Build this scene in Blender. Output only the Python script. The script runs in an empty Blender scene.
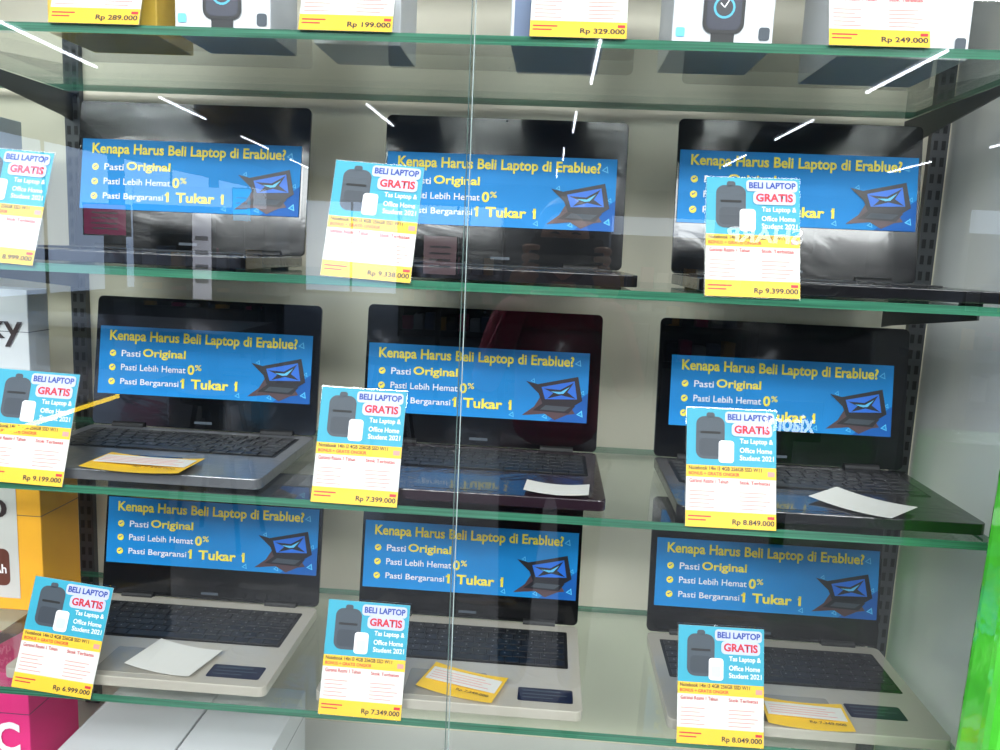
import bpy, bmesh, math, random
from mathutils import Vector, Matrix
random.seed(4)
sc=bpy.context.scene
sc.view_settings.view_transform='Standard'
COL=sc.collection
def lin(c): return tuple(((v/255)/12.92 if v/255<=.04045 else ((v/255+.055)/1.055)**2.4) for v in c)
MC={}
def mat(name,rgb,rough=.5,metal=0,emit=0,noise=0,nscale=20,bump=0,bscale=30,coat=0,spec=.5,stretch=None):
    if name in MC: return MC[name]
    m=bpy.data.materials.new(name);m.use_nodes=True;nt=m.node_tree;b=nt.nodes['Principled BSDF']
    c=lin(rgb)+(1,)
    b.inputs['Base Color'].default_value=c;b.inputs['Roughness'].default_value=rough;b.inputs['Metallic'].default_value=metal
    b.inputs['Specular IOR Level'].default_value=spec
    if coat: b.inputs['Coat Weight'].default_value=coat;b.inputs['Coat Roughness'].default_value=.05
    if emit: b.inputs['Emission Color'].default_value=c;b.inputs['Emission Strength'].default_value=emit
    if noise or bump:
        tc=nt.nodes.new('ShaderNodeTexCoord');mp=nt.nodes.new('ShaderNodeMapping')
        nt.links.new(tc.outputs['Object'],mp.inputs['Vector'])
        if stretch: mp.inputs['Scale'].default_value=stretch
    if noise:
        n=nt.nodes.new('ShaderNodeTexNoise');n.inputs['Scale'].default_value=nscale;n.inputs['Detail'].default_value=4
        r=nt.nodes.new('ShaderNodeValToRGB')
        r.color_ramp.elements[0].position=.3;r.color_ramp.elements[1].position=.7
        r.color_ramp.elements[0].color=tuple(v*(1-noise) for v in c[:3])+(1,)
        r.color_ramp.elements[1].color=tuple(min(1,v*(1+noise)) for v in c[:3])+(1,)
        nt.links.new(mp.outputs[0],n.inputs['Vector']);nt.links.new(n.outputs['Fac'],r.inputs['Fac']);nt.links.new(r.outputs[0],b.inputs['Base Color'])
    if bump:
        n=nt.nodes.new('ShaderNodeTexNoise');n.inputs['Scale'].default_value=bscale;n.inputs['Detail'].default_value=3;n.inputs['Distortion'].default_value=1.5
        bp=nt.nodes.new('ShaderNodeBump');bp.inputs['Strength'].default_value=bump;bp.inputs['Distance'].default_value=.004
        nt.links.new(mp.outputs[0],n.inputs['Vector']);nt.links.new(n.outputs['Fac'],bp.inputs['Height'])
        nt.links.new(bp.outputs[0],b.inputs['Normal'])
        if coat: nt.links.new(bp.outputs[0],b.inputs['Coat Normal'])
    MC[name]=m;return m
def glass(name,tint,k=1.0,f0=.04,rough=0.0):
    if name in MC: return MC[name]
    m=bpy.data.materials.new(name);m.use_nodes=True;nt=m.node_tree;nt.nodes.clear()
    o=nt.nodes.new('ShaderNodeOutputMaterial');t=nt.nodes.new('ShaderNodeBsdfTransparent');g=nt.nodes.new('ShaderNodeBsdfGlossy')
    g.inputs['Roughness'].default_value=rough;g.inputs['Color'].default_value=(1,1,1,1)
    t.inputs['Color'].default_value=tint+(1,)
    lw=nt.nodes.new('ShaderNodeLayerWeight');lw.inputs['Blend'].default_value=.5
    p=nt.nodes.new('ShaderNodeMath');p.operation='POWER';p.inputs[1].default_value=5
    a=nt.nodes.new('ShaderNodeMath');a.operation='MULTIPLY_ADD';a.inputs[1].default_value=(.96)*k;a.inputs[2].default_value=f0*k;a.use_clamp=True
    mx=nt.nodes.new('ShaderNodeMixShader')
    L=nt.links.new
    L(lw.outputs['Facing'],p.inputs[0]);L(p.outputs[0],a.inputs[0]);L(a.outputs[0],mx.inputs[0]);L(t.outputs[0],mx.inputs[1]);L(g.outputs[0],mx.inputs[2]);L(mx.outputs[0],o.inputs[0])
    MC[name]=m;return m
def fin(name,bm,mats,parent=None,loc=(0,0,0),rot=(0,0,0),smooth=False,bevel=0):
    me=bpy.data.meshes.new(name);bmesh.ops.recalc_face_normals(bm,faces=bm.faces[:]);bm.to_mesh(me);bm.free()
    for m in mats: me.materials.append(m)
    o=bpy.data.objects.new(name,me);COL.objects.link(o);o.location=loc;o.rotation_euler=rot
    if parent: o.parent=parent
    if smooth:
        for p in me.polygons: p.use_smooth=True
    if bevel:
        md=o.modifiers.new('b','BEVEL');md.width=bevel;md.segments=2;md.limit_method='ANGLE'
    return o
def addbox(bm,x0,x1,y0,y1,z0,z1,mi=0):
    v=[bm.verts.new(p) for p in [(x0,y0,z0),(x1,y0,z0),(x1,y1,z0),(x0,y1,z0),(x0,y0,z1),(x1,y0,z1),(x1,y1,z1),(x0,y1,z1)]]
    fs=[]
    for q in [(0,3,2,1),(4,5,6,7),(0,1,5,4),(1,2,6,5),(2,3,7,6),(3,0,4,7)]:
        f=bm.faces.new([v[i] for i in q]);f.material_index=mi;fs.append(f)
    return fs
def boxes(name,lst,mats,parent=None,loc=(0,0,0),rot=(0,0,0),bevel=0):
    bm=bmesh.new()
    for b in lst: addbox(bm,*b)
    return fin(name,bm,mats if isinstance(mats,list) else [mats],parent,loc,rot,bevel=bevel)
def rrect(x0,x1,y0,y1,r,n=5):
    pts=[]
    for cx,cy,a0 in [(x1-r,y1-r,0),(x0+r,y1-r,90),(x0+r,y0+r,180),(x1-r,y0+r,270)]:
        for i in range(n+1):
            a=math.radians(a0+90*i/n);pts.append((cx+r*math.cos(a),cy+r*math.sin(a)))
    return pts
def prism(bm,pts,h0,h1,axis='z',mi=0,top=1.0):
    def P(p,h,s=1): return (p[0]*s,p[1]*s,h) if axis=='z' else (p[0],h,p[1])
    a=[bm.verts.new(P(p,h0)) for p in pts];b=[bm.verts.new(P(p,h1,top)) for p in pts]
    fs=[bm.faces.new(a[::-1]),bm.faces.new(b)]
    n=len(pts)
    for i in range(n): fs.append(bm.faces.new([a[i],a[(i+1)%n],b[(i+1)%n],b[i]]))
    for f in fs: f.material_index=mi
def flat(name,shapes,parent,loc=(0,0,0)):
    bm=bmesh.new();mats=[]
    for pts,m,y in shapes:
        if m not in mats: mats.append(m)
        f=bm.faces.new([bm.verts.new((p[0],y,p[1])) for p in pts]);f.material_index=mats.index(m)
    me=bpy.data.meshes.new(name);bm.to_mesh(me);bm.free()
    for m in mats: me.materials.append(m)
    o=bpy.data.objects.new(name,me);COL.objects.link(o);o.parent=parent;o.location=loc
    return o
def disc(x,z,r,n=14): return [(x+r*math.cos(2*math.pi*i/n),z+r*math.sin(2*math.pi*i/n)) for i in range(n)]
def rect(x0,x1,z0,z1): return [(x0,z0),(x1,z0),(x1,z1),(x0,z1)]
TC={}
def text(body,parent,x,z,w,mt,y=-.002,h=None,bold=0.0,name='lettering',rot=None,flatxy=False):
    k=(body,bold,mt.name)
    if k not in TC:
        cu=bpy.data.curves.new('lettering','FONT');cu.body=body;cu.size=1;cu.offset=bold;cu.resolution_u=3;cu.materials.append(mt)
        o=bpy.data.objects.new(name,cu);COL.objects.link(o);bpy.context.view_layer.update()
        bb=[Vector(c) for c in o.bound_box]
        x0=min(v.x for v in bb);x1=max(v.x for v in bb);y0=min(v.y for v in bb);y1=max(v.y for v in bb)
        TC[k]=(cu,x0,y0,max(x1-x0,1e-4),max(y1-y0,1e-4))
    else:
        o=bpy.data.objects.new(name,TC[k][0]);COL.objects.link(o)
    cu,x0,y0,dx,dy=TC[k]
    sx=w/dx;sy=(h/dy) if h else sx
    o.parent=parent;o.scale=(sx,sy,1)
    if flatxy: o.location=(x-x0*sx,z-y0*sy,y)
    else:
        o.rotation_euler=(math.pi/2,0,0);o.location=(x-x0*sx,y,z-y0*sy)
    return o
def empty(name,loc=(0,0,0),rot=(0,0,0)):
    e=bpy.data.objects.new(name,None);COL.objects.link(e);e.location=loc;e.rotation_euler=rot;e.empty_display_size=.05;return e

# ---------------------------------------------------------------- camera (calibrated)
D,th,ph,ro,f=.9407,.05855,.15062,.0445,809.28
F=Vector((-math.sin(th)*math.cos(ph),math.cos(th)*math.cos(ph),-math.sin(ph)))
R0=Vector((math.cos(th),math.sin(th),0));U0=R0.cross(F)
R=R0*math.cos(ro)+U0*math.sin(ro);U=-R0*math.sin(ro)+U0*math.cos(ro)
cd=bpy.data.cameras.new('camera');co=bpy.data.objects.new('camera',cd);COL.objects.link(co)
M=Matrix((R,U,-F)).transposed().to_4x4();M.translation=Vector((0,-D,1.4));co.matrix_world=M
cd.sensor_width=36;cd.lens=f/1000*36;cd.clip_start=.02;cd.clip_end=100;sc.camera=co

# ---------------------------------------------------------------- materials
cream=mat('cream_laminate',(224,218,198),.45,noise=.04,nscale=3)
whitep=mat('white_gloss_panel',(220,223,222),.12,coat=.3,noise=.03,nscale=2)
shelfg=glass('shelf_glass_face',(.94,.97,.95),1.0)
doorg=glass('door_glass',(.97,.985,.98),1.0,.085)
acry=glass('acrylic_clear',(.97,.98,.98),1.0,.03)
edgeg=mat('shelf_glass_edge',(56,112,88),.12,noise=.5,nscale=5,stretch=(1,1,90),coat=.6)
steel=mat('steel_upright',(84,86,88),.4,.7)
dark=mat('dark_slot',(10,11,12),.6)
blk=mat('laptop_black',(7,8,10),.16,coat=.3,bump=.05,bscale=14,stretch=(1,1,2.2),spec=.3)
blkbase=mat('laptop_black_base',(15,15,18),.22,coat=.3,bump=.3,bscale=16)
maroon=mat('laptop_dark_maroon_base',(34,18,28),.25,coat=.4,bump=.3,bscale=16)
silver=mat('laptop_silver_base',(182,176,163),.35,.1,coat=.4,bump=.25,bscale=18)
grey=mat('laptop_grey_base',(104,106,110),.28,.3,coat=.4,bump=.4,bscale=18)
scr=mat('laptop_screen_glossy',(4,5,8),.14,coat=.4,bump=.07,bscale=7,stretch=(1,1,1.6),spec=.3)
keym=mat('key_black',(12,12,14),.4)
keyg=mat('key_lettering',(130,130,130),.5)
padm=mat('touchpad',(154,150,140),.25,.1,coat=.5)
padd=mat('touchpad_dark',(28,28,32),.2,coat=.5)
blue=mat('banner_blue',(0,132,206),.5,noise=.10,nscale=5,spec=.3)
blued=mat('banner_dark_blue',(2,90,172),.5,spec=.3)
bluel=mat('banner_light_blue',(96,200,244),.4)
navy=mat('print_navy',(10,18,46),.4)
brown=mat('print_dull_brown',(78,56,62),.4)  # brown base of the laptop picture on the banner
yel=mat('print_yellow',(252,234,76),.5)
yel2=mat('print_tag_yellow',(238,192,44),.5)
wht=mat('print_white',(240,242,244),.5)
paper=mat('paper_white',(218,217,210),.6)
cyan=mat('tag_cyan',(42,158,184),.5)
red=mat('print_red',(200,34,48),.5)
redl=mat('print_pale_red',(212,146,138),.5)
pill=mat('print_lavender',(190,196,226),.5)
greyp=mat('print_grey',(58,68,78),.5)
ink=mat('print_ink',(52,40,40),.5)
tbl=mat('print_blue_text',(20,60,150),.5)
ildark=mat('illus_dark',(14,16,28),.4);ilblue=mat('illus_blue',(24,110,220),.4)

# ---------------------------------------------------------------- display cabinet
ZS=[1.632,1.358,1.085,.8065]
cab=empty('display_cabinet',(0,0,0))
XL,XR=-1.06,.605
boxes('back_panel',[(XL,XR,.40,.42,.08,2.02)],cream,cab)
boxes('side_panel_left',[(XL-.02,XL,-.045,.42,.0,2.02)],whitep,cab)
boxes('side_panel_right',[(XR,XR+.02,-.045,.42,0,2.02)],whitep,cab)
boxes('header',[(XL,XR,-.045,.42,1.98,2.04),(XL,XR,-.05,-.045,1.93,2.04)],whitep,cab,bevel=.002)
boxes('plinth',[(XL,XR,-.02,.40,0,.525),(XL-.02,XR+.02,-.046,.40,.525,.545)],whitep,cab,bevel=.002)
for i,z in enumerate(ZS):
    bm=bmesh.new();fs=addbox(bm,-1.04,.535,0,.37,z-.005,z+.005,1)
    fs[0].material_index=0;fs[1].material_index=0
    fin('glass_shelf',bm,[shelfg,edgeg],cab)
for X in (-.80,.585):
    bm=bmesh.new();addbox(bm,X-.013,X+.013,.388,.4,.55,1.98,0)
    z=.56
    while z<1.97:
        addbox(bm,X-.009,X-.003,.3872,.389,z,z+.014,1);addbox(bm,X+.003,X+.009,.3872,.389,z,z+.014,1);z+=.025
    fin('slotted_upright',bm,[steel,dark],cab)
    for z in ZS:
        bm=bmesh.new()
        pr=[(.388,z-.006),(.388,z-.05),(.36,z-.045),(.10,z-.016),(.10,z-.006)]
        xx=X if X<0 else .53
        a=[bm.verts.new((xx-.0015,p[0],p[1])) for p in pr];b=[bm.verts.new((xx+.0015,p[0],p[1])) for p in pr]
        bm.faces.new(a);bm.faces.new(b[::-1])
        for k in range(5): bm.faces.new([a[k],b[k],b[(k+1)%5],a[(k+1)%5]])
        fin('shelf_bracket',bm,[steel],cab)
seam=mat('pane_edge',(150,166,164),.15,noise=.2,nscale=8)
seam2=mat('pane_edge_rear',(92,112,108),.15,noise=.2,nscale=8)
for nm,x0,x1,y in [('door_pane_left',XL,-.096,-.036),('door_pane_right',-.101,XR,-.026)]:
    bm=bmesh.new();f_=bm.faces.new([bm.verts.new(p) for p in [(x0,y,.56),(x1,y,.56),(x1,y,1.96),(x0,y,1.96)]])
    fin(nm,bm,[doorg],cab)
    ex=x1 if 'left' in nm else x0
    boxes(nm+'_edge',[(ex-.0005,ex+.0005,y-.002,y+.002,.56,1.96)],seam if 'left' in nm else seam2,cab)
alu=mat('aluminium',(180,182,184),.3,.8)
boxes('door_rails',[(XL,XR,-.045,-.018,.545,.56),(XL,XR,-.045,-.018,1.96,1.975)],alu,cab)

# ---------------------------------------------------------------- laptops
LEAN=math.radians(8.5);HY=.255
def laptop(xc,w,h,zs,basem,padmt,d=.24,lidm=None,keys=True):
    e=empty('laptop',(xc,HY,zs+.005))
    bm=bmesh.new();prism(bm,rrect(-w/2,w/2,-d,0,.01),.003,.017);fin('base',bm,[basem],e,bevel=.0012)
    bm=bmesh.new()
    for sx in (-1,1):
        for yy in (-.02,-d+.02): addbox(bm,sx*(w/2-.03)-.012,sx*(w/2-.03)+.012,yy-.004,yy+.004,0,.003)
    fin('rubber_feet',bm,[dark],e)
    kw=w*.88;kd=.105;ky1=-.026
    bm=bmesh.new();prism(bm,rrect(-kw/2-.004,kw/2+.004,ky1-kd-.003,ky1+.003,.003),.017,.0173);fin('keyboard_deck',bm,[dark],e)
    bm=bmesh.new();rows=6;p=kd/rows
    for r in range(rows):
        n=[17,16,16,15,14,10][r];y1=ky1-r*p-.001;y0=y1-p+.0022
        ws=[1]*n
        if r==5: ws=[1,1,1,1,5.2,1,1,1,1,1]
        if r in(2,3): ws[0]=1.5;ws[-1]=1.6
        if r==4: ws[0]=2;ws[-1]=1.9
        s=sum(ws);x=-kw/2
        for q in ws:
            ww=kw*q/s;addbox(bm,x+.001,x+ww-.001,y0,y1,.0173,.019);
            x+=ww
    fin('keys',bm,[keym],e,bevel=.0004)
    bm=bmesh.new()
    for r in range(rows-1):
        n=16;y=ky1-r*p-p*.5
        for k in range(n):
            x=-kw/2+kw*(k+.45)/n;addbox(bm,x-.0012,x+.0010,y,y+.002,.019,.0191)
    fin('key_legends',bm,[keyg],e)
    bm=bmesh.new();prism(bm,rrect(-.06,.045,-d+.012,-d+.078,.004),.0168,.0174);fin('touchpad',bm,[padmt],e)
    bm=bmesh.new()
    for s in (-1,1):
        bmesh.ops.create_cone(bm,cap_ends=True,segments=16,radius1=.006,radius2=.006,depth=.05,matrix=Matrix.Translation((s*(w/2-.06),.0,.018))@Matrix.Rotation(math.pi/2,4,'Y'))
    fin('hinge',bm,[dark],e)
    L=(h-.018)/math.cos(LEAN)
    lid=empty('lid',(0,0,.018),(-LEAN,0,0));lid.parent=e
    bm=bmesh.new();prism(bm,rrect(-w/2,w/2,0,L,.008),0,.006,axis='y');fin('lid_shell',bm,[lidm or blk],lid,bevel=.0008)
    bm=bmesh.new();prism(bm,rrect(-w/2+.007,w/2-.007,.02,L-.009,.003),-.0006,.0003,axis='y');fin('screen',bm,[scr],lid)
    flat('webcam',[(disc(0,L-.0045,.0018,10),greyp,-.0008),(disc(0,L-.0045,.0008,8),dark,-.001)],lid)
    flat('bezel_mark',[(rect(-.014,.014,.008,.012),greyp,-.0005)],lid)
    return e
ROW=[
 (-.5475,.355,.236,0,blkbase,padd),(-.078,.356,.231,0,blkbase,padd),(.344,.345,.240,0,blkbase,padd),
 (-.5275,.355,.216,1,grey,padd),(-.099,.358,.223,1,maroon,padd),(.348,.364,.224,1,blkbase,padd),
 (-.520,.354,.225,2,silver,padm),(-.105,.346,.225,2,silver,padm),(.350,.350,.225,2,silver,padm)]
for x,w,h,r,bmt,pm in ROW: laptop(x,w,h,ZS[r+1],bmt,pm)

# ---------------------------------------------------------------- promo banners
def banner(xc,ztop,zs,w=.336,hb=.105):
    s=(ztop-zs-.023)/math.cos(LEAN)
    e=empty('promo_banner',(xc,HY+s*math.sin(LEAN)-.0022,zs+.023+s*math.cos(LEAN)),(-LEAN,0,0))
    e.scale=(w/.336,1,hb/.105)
    W=.168;H=.105
    boxes('card',[(-W,W,-.0004,.0004,-H,0)],blue,e)
    sh=[]
    sh+=[([(.11,-H),(W,-H),(W,-.06)],blued,-.0008)]
    for (cx,cz,r) in [(.152,-.016,.006),(.105,-.098,.005),(.055,-.098,.005),(.158,-.092,.006),(.085,-.045,.004),(.160,-.060,.004)]:
        o=[(cx+r*math.cos(a),cz+r*math.sin(a)) for a in (1.2,3.3,5.4)];i_=[(cx+.6*r*math.cos(a),cz+.6*r*math.sin(a)) for a in (1.2,3.3,5.4)]
        sh+=[(o,bluel,-.001),(i_,blue,-.0012)]
    sh+=[([(.070,-.098),(.088,-.084),(.096,-.070),(.140,-.078),(.150,-.092),(.138,-.094),(.120,-.103),(.104,-.094)],brown,-.0014),
         ([(.074,-.046),(.092,-.050),(.152,-.036),(.160,-.072),(.148,-.080),(.100,-.078),(.094,-.064)],ildark,-.0015),
         ([(.098,-.054),(.147,-.043),(.152,-.070),(.104,-.072)],ilblue,-.0017),
         ([(.101,-.056),(.126,-.057),(.146,-.045),(.137,-.060),(.150,-.069),(.128,-.065),(.107,-.071),(.116,-.062)],ildark,-.0019),
         ([(.112,-.0600),(.127,-.0600),(.140,-.052),(.131,-.0625),(.124,-.0635)],bluel,-.0021),
         ([(.086,-.090),(.101,-.078),(.150,-.080),(.140,-.092)],ildark,-.0018),
         ([(.097,-.088),(.105,-.081),(.143,-.082),(.134,-.089)],greyp,-.002)]
    for x1 in (-.0315,.0540):
        sh+=[([(x1-.0050,-.0800),(x1-.0050,-.0825),(x1-.0005,-.0800),(x1-.0005,-.0765)],yel,-.0014)]
    for k,z in enumerate((-.042,-.064,-.086)):
        sh+=[(disc(-.146,z,.0052),yel,-.0012),([(-.149,z),(-.1475,z-.0012),(-.1465,z-.0008),(-.143,z+.0025),(-.1438,z+.0033),(-.1468,z+.0008),(-.148,z+.001)],blued,-.0014)]
    flat('printed_graphics',sh,e)
    text('Kenapa Harus Beli Laptop di Erablue?',e,-.152,-.0265,.297,yel,y=-.0014,h=.0205,bold=.026)
    text('Pasti',e,-.132,-.0465,.030,wht,y=-.0014,h=.010,bold=.01)
    text('Original',e,-.098,-.0495,.068,yel,y=-.0014,h=.0165,bold=.026)
    text('Pasti Lebih Hemat',e,-.132,-.068,.103,wht,y=-.0014,h=.0098,bold=.01)
    text('0',e,-.026,-.070,.011,yel,y=-.0014,h=.0155,bold=.03)
    text('%',e,-.014,-.063,.010,yel,y=-.0014,h=.009,bold=.015)
    text('Pasti Bergaransi',e,-.132,-.0925,.093,wht,y=-.0014,h=.012,bold=.01)
    text('1 Tukar 1',e,-.034,-.0915,.088,yel,y=-.0014,h=.0150,bold=.03)
    return e
for x,z,r,w in [(-.549,1.542,1,.336),(-.083,1.540,1,.337),(.343,1.558,1,.336),(-.529,1.260,2,.336),(-.105,1.255,2,.336),(.347,1.260,2,.324),(-.520,.984,3,.344),(-.105,.973,3,.336),(.352,.975,3,.336)]:
    banner(x,z,ZS[r],w)

# ---------------------------------------------------------------- promo price tags (clipped over the shelf front edge)
def tag(xc,zs,price,y=-.0045,rz=0.0,half=False,ry=0):
    e=empty('promo_price_tag',(xc,y,zs+.003),(-math.radians(17),ry,rz))
    w=.053;H=.150
    if half: H=.08
    e.scale=(1,1,.95)
    boxes('card',[(-w,w,-.0006,.0002,.001,H)],paper,e)
    boxes('acrylic_holder',[(-w-.001,w+.001,.0006,.0022,.0,H+.002)],acry,e)
    sh=[(rect(-w,w,.001,.021),yel2,-.0009),(rect(-w,w,.063,.078),yel2,-.0009)]
    sh+=[(rect(w-.010,w-.002,.067,.073),redl,-.0012)]
    for k in range(6):
        z=.050-k*.005
        if k>0: sh.append((rect(-w+.004,-w+.004+(.030 if k%2 else .024),z,z+.0010),redl,-.0009))
        if k>0: sh.append((rect(.010,.010+(.036-.004*(k%3)),z,z+.0010),redl,-.0009))
    sh+=[(rect(-w+.003,-w+.030,.0135,.0152),red,-.0012),(rect(-w+.003,-w+.024,.009,.0106),red,-.0012),(rect(w-.010,w-.002,.014,.0175),red,-.0012)]
    if not half:
        sh+=[(rect(-w,w,.078,H),cyan,-.0009)]
        sh+=[(rrect(-.042,-.008,.086,.140,.010),greyp,-.0012),(rrect(-.038,-.012,.090,.112,.005),mat('print_darkgrey',(46,54,64),.5),-.0015),(rrect(-.030,-.020,.138,.145,.003),greyp,-.0012),(rrect(-.037,-.013,.118,.121,.001),dark,-.0016)]
        sh+=[(rrect(-.015,.003,.082,.110,.004),wht,-.0018),(rrect(-.012,.000,.086,.100,.003),mat('print_pale',(200,214,222),.5),-.0020)]
        sh+=[(rrect(-.008,.050,.1325,.1470,.004),pill,-.0022),(rrect(.000,.048,.116,.1325,.005),pill,-.0022)]
    flat('printed_graphics',sh,e)
    text('Notebook 14in i3 4GB 256GB SSD W11',e,-w+.003,.0720,.086,ink,y=-.0013,h=.0050,bold=.02)
    text('BONUS + GRATIS ONGKIR',e,-w+.003,.0655,.060,red,y=-.0013,h=.0042,bold=.02)
    text('Garansi Resmi 1 Tahun',e,-w+.004,.0560,.046,red,y=-.0013,h=.0050,bold=.01)
    text('Stok Terbatas',e,.010,.0560,.036,red,y=-.0013,h=.0045,bold=.01)
    text(price,e,.002,.0040,.049,ink,y=-.0013,h=.0085,bold=.025)
    if not half:
        text('BELI LAPTOP',e,-.005,.1360,.053,tbl,y=-.0026,h=.0082,bold=.035)
        text('GRATIS',e,.003,.1195,.042,red,y=-.0026,h=.0105,bold=.04)
        text('Tas Laptop &',e,.010,.1055,.039,wht,y=-.0016,h=.008,bold=.015)
        text('Office Home',e,.010,.0955,.038,wht,y=-.0016,h=.0065,bold=.015)
        text('Student 2021',e,.010,.086,.040,wht,y=-.0016,h=.0065,bold=.015)
    return e
for x,r,p,ry in [(-.672,1,'Rp 8.999.000',.05),(-.217,1,'Rp 9.338.000',.045),(.227,1,'Rp 9.399.000',-.01),(-.646,2,'Rp 9.199.000',.025),(-.226,2,'Rp 7.399.000',.01),(.226,2,'Rp 8.849.000',-.01),(-.619,3,'Rp 6.999.000',.09),(-.214,3,'Rp 7.349.000',.01),(.237,3,'Rp 8.049.000',-.01)]:
    tag(x,ZS[r],p,ry=ry)
for x,p in [(-.535,'Rp 289.000'),(-.245,'Rp 199.000'),(.014,'Rp 329.000'),(.337,'Rp 249.000')]:
    tag(x,ZS[0],p,half=True)

# ---------------------------------------------------------------- papers lying on laptops
def card(name,x,y,zs,w,h,a,kind):
    e=empty(name,(x,y,zs+.0245),(0,0,math.radians(a)))
    m=paper if kind=='w' else yel2
    bm=bmesh.new();n=8;g=[]
    for i in range(n+1):
        u=-w/2+w*i/n;zz=.0035*(2*i/n-1)**2
        g.append([bm.verts.new((u,-h/2,zz)),bm.verts.new((u,-h/2,zz+.0004)),bm.verts.new((u,h/2,zz+.0004)),bm.verts.new((u,h/2,zz))])
    for i in range(n):
        for k in range(4): bm.faces.new([g[i][k],g[i+1][k],g[i+1][(k+1)%4],g[i][(k+1)%4]])
    bm.faces.new(g[0]);bm.faces.new(g[-1][::-1])
    fin('sheet',bm,[m],e)
    if kind=='y':
        boxes('white_field',[(-w/2+.004,w/2-.004,-h*.18,h*.3,.0042,.0046)],paper,e)
        for k in range(4): boxes('text_line',[(-w/2+.008,w/2-.015-.01*(k%2),-h*.1+k*h*.09,-h*.1+k*h*.09+.0012,.0047,.0049)],redl,e)
        text('Rp 7.349.000',e,0,-h*.4,w*.42,ink,y=.0048,h=.007,bold=.01,flatxy=True)
    return e
card('yellow_price_card',-.511,.040,ZS[2],.13,.072,-2,'y')
card('paper_label',.020,.042,ZS[2],.08,.045,-4,'w')
card('paper_slip',.400,.060,ZS[2],.103,.074,-45,'w')
card('paper_slip',-.487,.065,ZS[3],.10,.074,-12,'w')
card('yellow_price_card',-.090,.057,ZS[3],.106,.066,-16,'y')
card('yellow_price_card',.353,.043,ZS[3],.105,.062,-3,'y')
for x,y,r in [(-.394,.05,3),(.02,.05,3),(.45,.07,3)]:
    e=empty('spec_sticker',(x,y,ZS[r]+.0222));bm=bmesh.new();prism(bm,rrect(-.036,.036,-.018,.014,.003),0,.0004);fin('label',bm,[navy],e)
    boxes('label_lines',[(-.030,.02,.006,.009,.0004,.0006),(-.030,.028,-.002,0,.0004,.0006),(-.030,.01,-.010,-.008,.0004,.0006)],greyp,e)

# ---------------------------------------------------------------- small product boxes
def pbox(name,x0,x1,y0,dy,z,h,body,front=None,watch=False,label=None,lcol=None,under=None):
    xc=(x0+x1)/2;w=(x1-x0)/2
    e=empty(name,(xc,y0,z))
    boxes('carton',[(-w,w,0,dy,0,h)],body,e,bevel=.0015)
    bm=bmesh.new();addbox(bm,-w-.0004,w+.0004,-.0004,dy*1.0,h*.72,h*.724);fin('lid_seam',bm,[greyp],e)
    sh=[]
    if front: sh.append((rrect(-w+.004,w-.004,.004,h-.004,.004),front,-.0008))
    if watch:
        sb=mat('strap_black',(16,17,20),.5)
        sh+=[(rrect(-.013,.013,.002,h-.01,.004),sb,-.0012)]
        for k in range(12): sh.append((rect(-.011,.011,.006+k*(h-.04)/12,.0072+k*(h-.04)/12),greyp,-.0014))
        sh+=[(rrect(-.023,.023,.016,.072,.011),sb,-.0016),(rrect(-.019,.019,.020,.068,.008),navy,-.0018)]
        sh+=[(disc(0,.044,.012,18),mat('dial',(60,170,200),.4),-.002),(disc(0,.044,.0095,18),ildark,-.0022),([(-.0008,.044),(.0008,.044),(.005,.051),(.004,.0515)],wht,-.0024),([(-.0008,.044),(.0008,.0435),(-.004,.049),(-.005,.048)],wht,-.0024)]
        sh+=[(rrect(w-.016,w-.004,.010,.024,.003),greyp,-.0012),(rrect(-w+.004,-w+.014,.012,.022,.002),bluel,-.0012)]
    if sh: flat('printed_front',sh,e)
    if label: text(label,e,-w*.6 if not watch else -w*.55,.0055,w*1.1,lcol or greyp,y=-.0026,h=.006,bold=.01)
    return e
ycart=mat('carton_yellow',(222,186,70),.5,noise=.1,nscale=9)
wcart=mat('carton_white',(210,213,216),.4,noise=.03,nscale=9)
bcart=mat('carton_blue_grey',(96,116,150),.4,noise=.1,nscale=9)
z0=ZS[0]+.005
pbox('adapter_box',-.62,-.485,.045,.10,z0,.17,ycart,label='65W Charger')
pbox('smart_band_box',-.456,-.342,.03,.10,z0,.19,wcart,watch=True)
pbox('earphone_box',-.30,-.195,.06,.11,z0,.16,wcart,label='Earphones')
pbox('phone_box',-.0625,.045,.03,.16,z0,.18,wcart,front=bcart,label='6.5 inch')
pbox('smart_watch_box',.12,.232,.03,.13,z0,.19,wcart,watch=True)
pbox('smart_watch_box',.31,.455,.05,.15,z0,.20,wcart,watch=True)
e=pbox('power_bank_box',-.93,-.765,.21,.10,ZS[3]+.005,.215,mat('carton_orange',(238,172,44),.45,noise=.08,nscale=9))
flat('panel',[(rect(-.08,.045,.02,.205),mat('carton_grey',(196,196,190),.5),-.001),(rrect(-.06,.03,.04,.10,.01),mat('print_brown',(96,52,40),.5),-.0014)],e)
text('70',e,-.03,.15,.06,ink,y=-.002,h=.03,bold=.02);text('10000mAh',e,-.055,.06,.08,wht,y=-.002,h=.015,bold=.02)
e=pbox('tablet_box',-.99,-.765,.20,.05,ZS[2]+.005,.225,wcart);text('galaxy',e,-.05,.14,.155,ink,y=-.002,h=.05,bold=.01)
pbox('tablet_box',-.99,-.815,.22,.06,ZS[1]+.005,.20,mat('carton_pale_blue',(176,186,196),.5))
e=pbox('phone_box',-.93,-.722,.10,.12,.545,.225,mat('carton_pink',(222,50,124),.45));text('MI C',e,-.02,.10,.11,wht,y=-.002,h=.05,bold=.03)
for x0,x1,h in [(-.66,-.50,.135),(-.49,-.36,.145)]:
    pbox('speaker_box',x0,x1,.05,.2,.545,h,wcart,front=None,label='Speaker')

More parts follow.
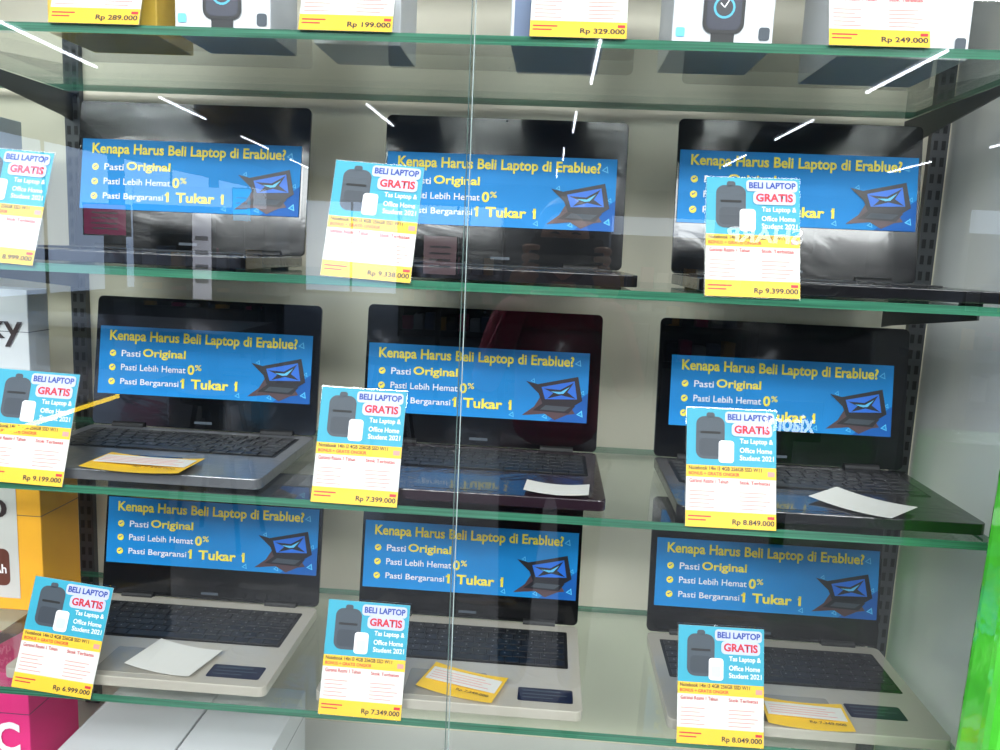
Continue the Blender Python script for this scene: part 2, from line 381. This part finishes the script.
# ---------------------------------------------------------------- green wrapped totem in front right
gr=mat('green_plastic_wrap',(80,206,56),.12,coat=1,bump=1,bscale=6,noise=.35,nscale=8,emit=.12,stretch=(1,1,1.4))  # faint self-glow mixed into the green plastic
e=empty('green_display_totem',(.585,-.12,0))
bm=bmesh.new();prism(bm,rrect(-.135,.115,-.05,.045,.03,6),0.02,1.20,top=.86);fin('wrapped_body',bm,[gr],e)
bm=bmesh.new();prism(bm,rrect(-.145,.13,-.055,.05,.03,6),0,.02);fin('foot',bm,[dark],e)

# ---------------------------------------------------------------- store room
wallm=mat('store_wall_paint',(104,108,116),.7,noise=.05,nscale=1)
X0,X1,Y0,Y1,ZC=-7.5,8.5,-22,.45,3.25
boxes('wall_back',[(X0,X1,Y1,Y1+.1,0,ZC)],wallm)
boxes('wall_left',[(X0-.1,X0,Y0,Y1,0,ZC)],wallm)
boxes('wall_right',[(X1,X1+.1,Y0,Y1,0,ZC)],wallm)
boxes('wall_front',[(X0,X1,Y0-.1,Y0,0,ZC)],wallm)
boxes('floor',[(X0,X1,Y0,Y1,-.1,0)],mat('floor_tile',(104,106,110),.55,noise=.06,nscale=1.5))
boxes('ceiling',[(X0,X1,Y0,Y1,ZC,ZC+.1)],mat('ceiling_paint',(104,112,122),.8,noise=.04,nscale=1))
day=mat('daylight_glazing',(196,220,255),.3,emit=2.6)
fr=mat('window_frame',(40,42,46),.4,.5)
for i,(ya,yb) in enumerate([(-20.5,-17),(-16.5,-13),(-12.5,-9),(-8.5,-5)]):
    e=empty('window_%d'%(i+1),(X0+.02,0,0));boxes('glazing',[(0,.01,ya,yb,.5,2.7)],day,e)
    boxes('frame',[(-.005,.03,ya-.06,ya,.44,2.76),(-.005,.03,yb,yb+.06,.44,2.76),(-.005,.03,ya,yb,.44,.5),(-.005,.03,ya,yb,2.7,2.76),(-.005,.03,(ya+yb)/2-.03,(ya+yb)/2+.03,.5,2.7)],fr,e)
for i,(xa,xb) in enumerate([(-7,-4.4),(-4,-1.4)]):
    e=empty('window_%d'%(i+5),(0,Y0+.02,0));boxes('glazing',[(xa,xb,0,.01,.1,2.6)],day,e)
    boxes('frame',[(xa-.06,xa,-.005,.03,.04,2.66),(xb,xb+.06,-.005,.03,.04,2.66),(xa,xb,-.005,.03,2.6,2.66),(xa,xb,-.005,.03,.04,.1),((xa+xb)/2-.03,(xa+xb)/2+.03,-.005,.03,.1,2.6)],fr,e)
tube=mat('tube_light',(240,246,255),.3,emit=18)
for X in (-5.2,-2.5,.2,3.15,6.2):
    for ya in (-2.6,-6.3,-9.8,-13.4,-17):  # nearest row is out of view, added to light the products
        if X==-2.5 and ya in(-6.3,-13.4,-17): continue
        if X>3 and ya in(-17,): continue
        XX=X
        if X==-5.2: XX=-4.95-.085*(-ya-6.3)
        if X==.2: XX=.3-.03*(-ya-6.3)
        e=empty('ceiling_tube_lamp',(XX,ya,ZC));e.rotation_euler=(0,0,-.08 if X<-5 else 0)
        boxes('batten',[(-.04,.04,-1.85,.05,-.03,0)],wallm,e)
        bm=bmesh.new();bmesh.ops.create_cone(bm,cap_ends=True,segments=10,radius1=.014,radius2=.014,depth=1.75,matrix=Matrix.Translation((0,-.9,-.048))@Matrix.Rotation(math.pi/2,4,'X'));fin('tube',bm,[tube],e)
tabm=mat('table_top_dark',(40,42,48),.3);legm=mat('leg_metal',(60,62,66),.4,.6)
for x,y in [(-2.6,-3.9),(-3.4,-6.7),(.3,-6.9),(3.2,-4.4)]:
    e=empty('display_table',(x,y,0));boxes('top',[(-.8,.8,-.4,.4,.82,.88)],tabm,e)
    boxes('legs',[(sx*.72-.03,sx*.72+.03,sy*.33-.03,sy*.33+.03,0,.82) for sx in(-1,1) for sy in(-1,1)],legm,e)
    boxes('lower_shelf',[(-.72,.72,-.33,.33,.2,.23)],tabm,e)
for x,y in [(-1.5,-2.7),(-2.2,-2.6),(-1.0,-4.2),(1.9,-2.6)]:
    e=empty('bar_stool',(x,y,0));bm=bmesh.new();bmesh.ops.create_cone(bm,cap_ends=True,segments=24,radius1=.17,radius2=.18,depth=.05,matrix=Matrix.Translation((0,0,.7)));fin('seat',bm,[tabm],e)
    bm=bmesh.new()
    for k in range(4):
        a=math.pi/4+k*math.pi/2;p=Vector((.22*math.cos(a),.22*math.sin(a),0));q=Vector((.1*math.cos(a),.1*math.sin(a),.68));d_=q-p
        bmesh.ops.create_cone(bm,cap_ends=True,segments=8,radius1=.012,radius2=.012,depth=d_.length,matrix=Matrix.Translation((p+q)/2)@d_.to_track_quat('Z','Y').to_matrix().to_4x4())
    fin('legs',bm,[legm],e)
ledy=mat('yellow_led_strip',(255,214,40),.3,emit=8)
e=empty('promo_counter',(-1.55,-1.25,0))
boxes('body',[(-.3,.3,-.45,.38,.05,.93),(-.28,.28,-.43,.36,0,.05)],tabm,e,bevel=.004);boxes('worktop',[(-.32,.32,-.47,.40,.93,.955)],tabm,e);boxes('led_trim',[(.321,.327,-.10,.40,.938,.948)],ledy,e)
def kiosk(x,y,w,h,cols):
    e=empty('product_kiosk',(x,y,0));boxes('carcass',[(-w/2,w/2,-.2,-.16,0,h),(-w/2,-w/2+.03,-.16,.2,0,h),(w/2-.03,w/2,-.16,.2,0,h)]+[(-w/2+.03,w/2-.03,-.16,.18,z_,z_+.03) for z_ in (.1,.55,1.0,1.45)],tabm,e)
    k=0
    for z_ in (.13,.58,1.03):
        xx=-w/2+.06
        while xx<w/2-.2:
            c=cols[k%len(cols)];boxes('stock_box_%d'%k,[(xx,xx+.14,-.1,.12,z_,z_+.2+.1*((k*7)%3)/3)],c,e);xx+=.18;k+=1
    boxes('lit_header',[(-w/2,w/2,.15,.2,h-.22,h)],mat('header_lit',(214,232,255),.4,emit=2.0),e)
cols=[mat('carton_pink',(222,50,124),.45),wcart,bcart,mat('carton_orange',(238,172,44)),mat('carton_black',(22,22,26),.4)]
kiosk(-4.2,-8.8,1.6,2.0,cols);kiosk(-5.6,-5.2,1.4,2.0,cols);kiosk(1.6,-9.5,1.8,1.9,cols);kiosk(4.8,-7.5,1.6,2.0,cols);kiosk(-1.6,-12.0,1.6,2.0,cols)
def poster(x,y,z,w,h,c,c2,e_):
    e=empty('lit_poster_stand',(x,y,0));m1=mat('poster_'+c2,c,.4,emit=e_)
    boxes('light_box',[(-w/2,w/2,-.03,.03,z-h/2,z+h/2)],tabm,e)
    boxes('print',[(-w/2+.01,w/2-.01,.03,.034,z-h/2+.01,z+h/2-.01)],m1,e)
    boxes('print_bars',[(-w*.3,w*.3,.034,.037,z-h*.3+k*h*.16,z-h*.3+k*h*.16+h*.05) for k in range(4)],mat('print_bars_grey',(190,190,196),.5,emit=.4),e)
    boxes('pole',[(-.02,.02,-.02,.02,.02,z-h/2),(-.18,.18,-.15,.15,0,.02)],legm,e)
poster(-2.39,-4.60,1.28,.15,.60,(236,240,255),'white',2.0)
poster(-3.35,-5.10,1.51,.34,.24,(226,70,140),'pink',1.3)
poster(-.96,-6.06,1.35,.30,.34,(236,200,206),'rose',1.2)
poster(-3.20,-7.40,1.76,.20,.34,(60,190,250),'cyan',2.4)
sg=mat('sign_white_lit',(255,255,255),.4,emit=5)
def sign(nm,body,x,y,z,w,h):
    e=empty(nm,(x,y,z),(0,0,math.pi));boxes('board',[(-w*.65,w*.65,0,.05,-h*1.0,h*1.2)],tabm,e);text(body,e,-w/2,-h/2,w,sg,y=-.004,h=h,bold=.03)
    boxes('post',[(-.03,.03,.01,.05,-z,-h)],legm,e)
sign('lit_brand_sign','SHARP',1.49,-5.06,1.60,.53,.11)
sign('lit_brand_sign','xiaomi',1.19,-3.06,.64,.24,.09)

# ---------------------------------------------------------------- photographer (seen faintly mirrored in the glass)
def skin(name,V,E,R,m,parent,sub=2,root=0):
    me=bpy.data.meshes.new(name);me.from_pydata(V,E,[]);o=bpy.data.objects.new(name,me);COL.objects.link(o);o.parent=parent
    md=o.modifiers.new('skin','SKIN');md.use_smooth_shade=True
    for i,v in enumerate(me.skin_vertices[0].data):
        r=R[i];v.radius=(r,r) if not isinstance(r,tuple) else r;v.use_root=(i==root)
    s=o.modifiers.new('sub','SUBSURF');s.levels=sub;s.render_levels=sub
    me.materials.append(m);return o
skinm=mat('skin',(186,134,106),.5,noise=.05,nscale=8);shirt=mat('maroon_shirt',(140,16,58),.7,noise=.12,nscale=14);trou=mat('dark_trousers',(26,28,38),.8);hairm=mat('black_hair',(14,12,12),.45);shoe=mat('shoe_black',(20,20,22),.4)
P=empty('person',(.03,-1.42,0))
V=[(0,0,.84),(0,.0,.96),(0,.005,1.08),(0,.0,1.19),(0,-.005,1.265),(0,-.003,1.30),
   (.15,-.005,1.235),(.205,.09,1.03),(.135,.26,1.20),(.105,.34,1.29),
   (-.15,-.005,1.235),(-.205,.09,1.03),(-.135,.26,1.20),(-.105,.34,1.29)]
E=[(0,1),(1,2),(2,3),(3,4),(4,5),(4,6),(6,7),(7,8),(8,9),(4,10),(10,11),(11,12),(12,13)]
Rr=[(.150,.105),(.128,.095),(.135,.10),(.14,.10),(.07,.06),(.048,.05),(.058,.058),(.044,.044),(.034,.034),(.029,.029),(.058,.058),(.044,.044),(.034,.034),(.029,.029)]
skin('shirt',V,E,Rr,shirt,P)
V=[(0,0,.86),(.085,0,.78),(.09,.015,.45),(.09,-.01,.09),(-.085,0,.78),(-.09,.015,.45),(-.09,-.01,.09)]
skin('trousers',V,[(0,1),(1,2),(2,3),(0,4),(4,5),(5,6)],[(.14,.10),.082,.058,.046,.082,.058,.046],trou,P)
for s in(-1,1):
    skin('shoe',[(s*.09,-.04,.04),(s*.09,.06,.036),(s*.095,.15,.028)],[(0,1),(1,2)],[.04,.038,.027],shoe,P,1)
skin('neck',[(0,-.003,1.27),(0,.005,1.35)],[(0,1)],[.046,.044],skinm,P)
bm=bmesh.new();bmesh.ops.create_uvsphere(bm,u_segments=32,v_segments=24,radius=1)
for v in bm.verts:
    x,y,z=v.co;t=max(0,-z)
    X=x*.070*(1-.28*t*t);Y=y*.090*(1-.15*t) ;Z=z*.105
    if y>0:
        Y+=.016*math.exp(-((x/.14)**2+((z+.12)/.22)**2))
        Y-=.008*(math.exp(-(((abs(x)-.38)/.16)**2+((z-.08)/.12)**2)))
        Y+=.006*math.exp(-((x/.32)**2+((z+.52)/.09)**2))
        Y+=.006*math.exp(-((x/.25)**2+((z+.85)/.16)**2))
    v.co=(X,Y+.01,Z+1.43)
fin('head',bm,[skinm],P,smooth=True)
for s in(-1,1):
    bm=bmesh.new();bmesh.ops.create_uvsphere(bm,u_segments=12,v_segments=8,radius=.0095,matrix=Matrix.Translation((s*.027,.083,1.438)));fin('eye',bm,[wht],P,smooth=True)
    bm=bmesh.new();bmesh.ops.create_uvsphere(bm,u_segments=10,v_segments=8,radius=.0045,matrix=Matrix.Translation((s*.027,.0905,1.438)));fin('iris',bm,[dark],P,smooth=True)
    bm=bmesh.new();bmesh.ops.create_uvsphere(bm,u_segments=12,v_segments=10,radius=1,matrix=Matrix.Translation((s*.071,.0,1.425))@Matrix.Diagonal((.008,.017,.028,1)));fin('ear',bm,[skinm],P,smooth=True)
    skin('eyebrow',[(s*.014,.091,1.455),(s*.028,.090,1.460),(s*.042,.083,1.456)],[(0,1),(1,2)],[.003,.0035,.0025],hairm,P,1)
skin('lips',[(-.020,.092,1.375),(0,.098,1.374),(.020,.092,1.375)],[(0,1),(1,2)],[.003,.0055,.003],mat('lips',(150,74,70),.5),P,1,1)
bm=bmesh.new();bmesh.ops.create_uvsphere(bm,u_segments=32,v_segments=20,radius=1)
for v in bm.verts:
    x,y,z=v.co
    cut=y>.25 and z<.62
    k=.9 if cut else 1.1
    zz=z*.118 if z>0 else z*.135
    v.co=(x*.078*k,y*.097*k*(.9 if cut else 1)-.002,zz+1.445)
fin('hair',bm,[hairm],P,smooth=True)
for s in(-1,1):
    palm=[(s*.105,.345,1.297),(s*.100,.385,1.335),(s*.094,.412,1.365)]
    skin('palm',palm,[(0,1),(1,2)],[(.022,.018),(.034,.014),(.036,.013)],skinm,P)
    for k,(dz,l) in enumerate([(.033,1),(.012,1.08),(-.009,1.0),(-.029,.8)]):
        b_=Vector((s*.092,.412,1.372+dz))
        skin('finger_%d'%(k+1),[tuple(b_),tuple(b_+Vector((s*.004,.030*l,.008))),tuple(b_+Vector((-s*.012,.048*l,.010))),tuple(b_+Vector((-s*.032,.0500,.008)))],[(0,1),(1,2),(2,3)],[.0095,.0085,.0078,.0065],skinm,P)
    skin('thumb',[(s*.098,.375,1.335),(s*.085,.395,1.352),(s*.074,.418,1.375),(s*.060,.428,1.392)],[(0,1),(1,2),(2,3)],[.013,.011,.0095,.008],skinm,P)
bm=bmesh.new();prism(bm,rrect(-.082,.082,-.038,.038,.009),0,.008,axis='y');o=fin('smartphone',bm,[dark],P,loc=(0,.438,1.40),bevel=.001)

# ---------------------------------------------------------------- unseen fill lights, added to brighten the cabinet
def area(nm,loc,sx,sy,P_,col=(1,1,1),rot=(0,0,0)):
    l=bpy.data.lights.new(nm,'AREA');l.shape='RECTANGLE';l.size=sx;l.size_y=sy;l.energy=P_;l.color=col
    o=bpy.data.objects.new(nm,l);COL.objects.link(o);o.location=loc;o.rotation_euler=rot;return o
area('added_fill_panel',(-1.6,-2.2,3.1),2.0,.8,64,(.95,.98,1),(math.radians(25),0,0))
area('added_fill_panel',(.5,-2.2,3.1),2.0,.8,64,(.97,.99,1),(math.radians(25),0,0))
area('added_fill_panel',(2.6,-2.2,3.1),2.0,.8,58,(.97,.99,1),(math.radians(25),0,0))
area('added_fill_panel',(-1.7,-3.8,3.15),2.6,.7,200,(.95,.98,1),(math.radians(45),0,0))  # rear pair of fills, added to brighten the lower shelves
area('added_fill_panel',(1.9,-3.8,3.15),2.6,.7,190,(.97,.99,1),(math.radians(45),0,0))
w=bpy.data.worlds.new('world');sc.world=w;w.use_nodes=True;w.node_tree.nodes['Background'].inputs[0].default_value=(.7,.8,1,1);w.node_tree.nodes['Background'].inputs[1].default_value=.5
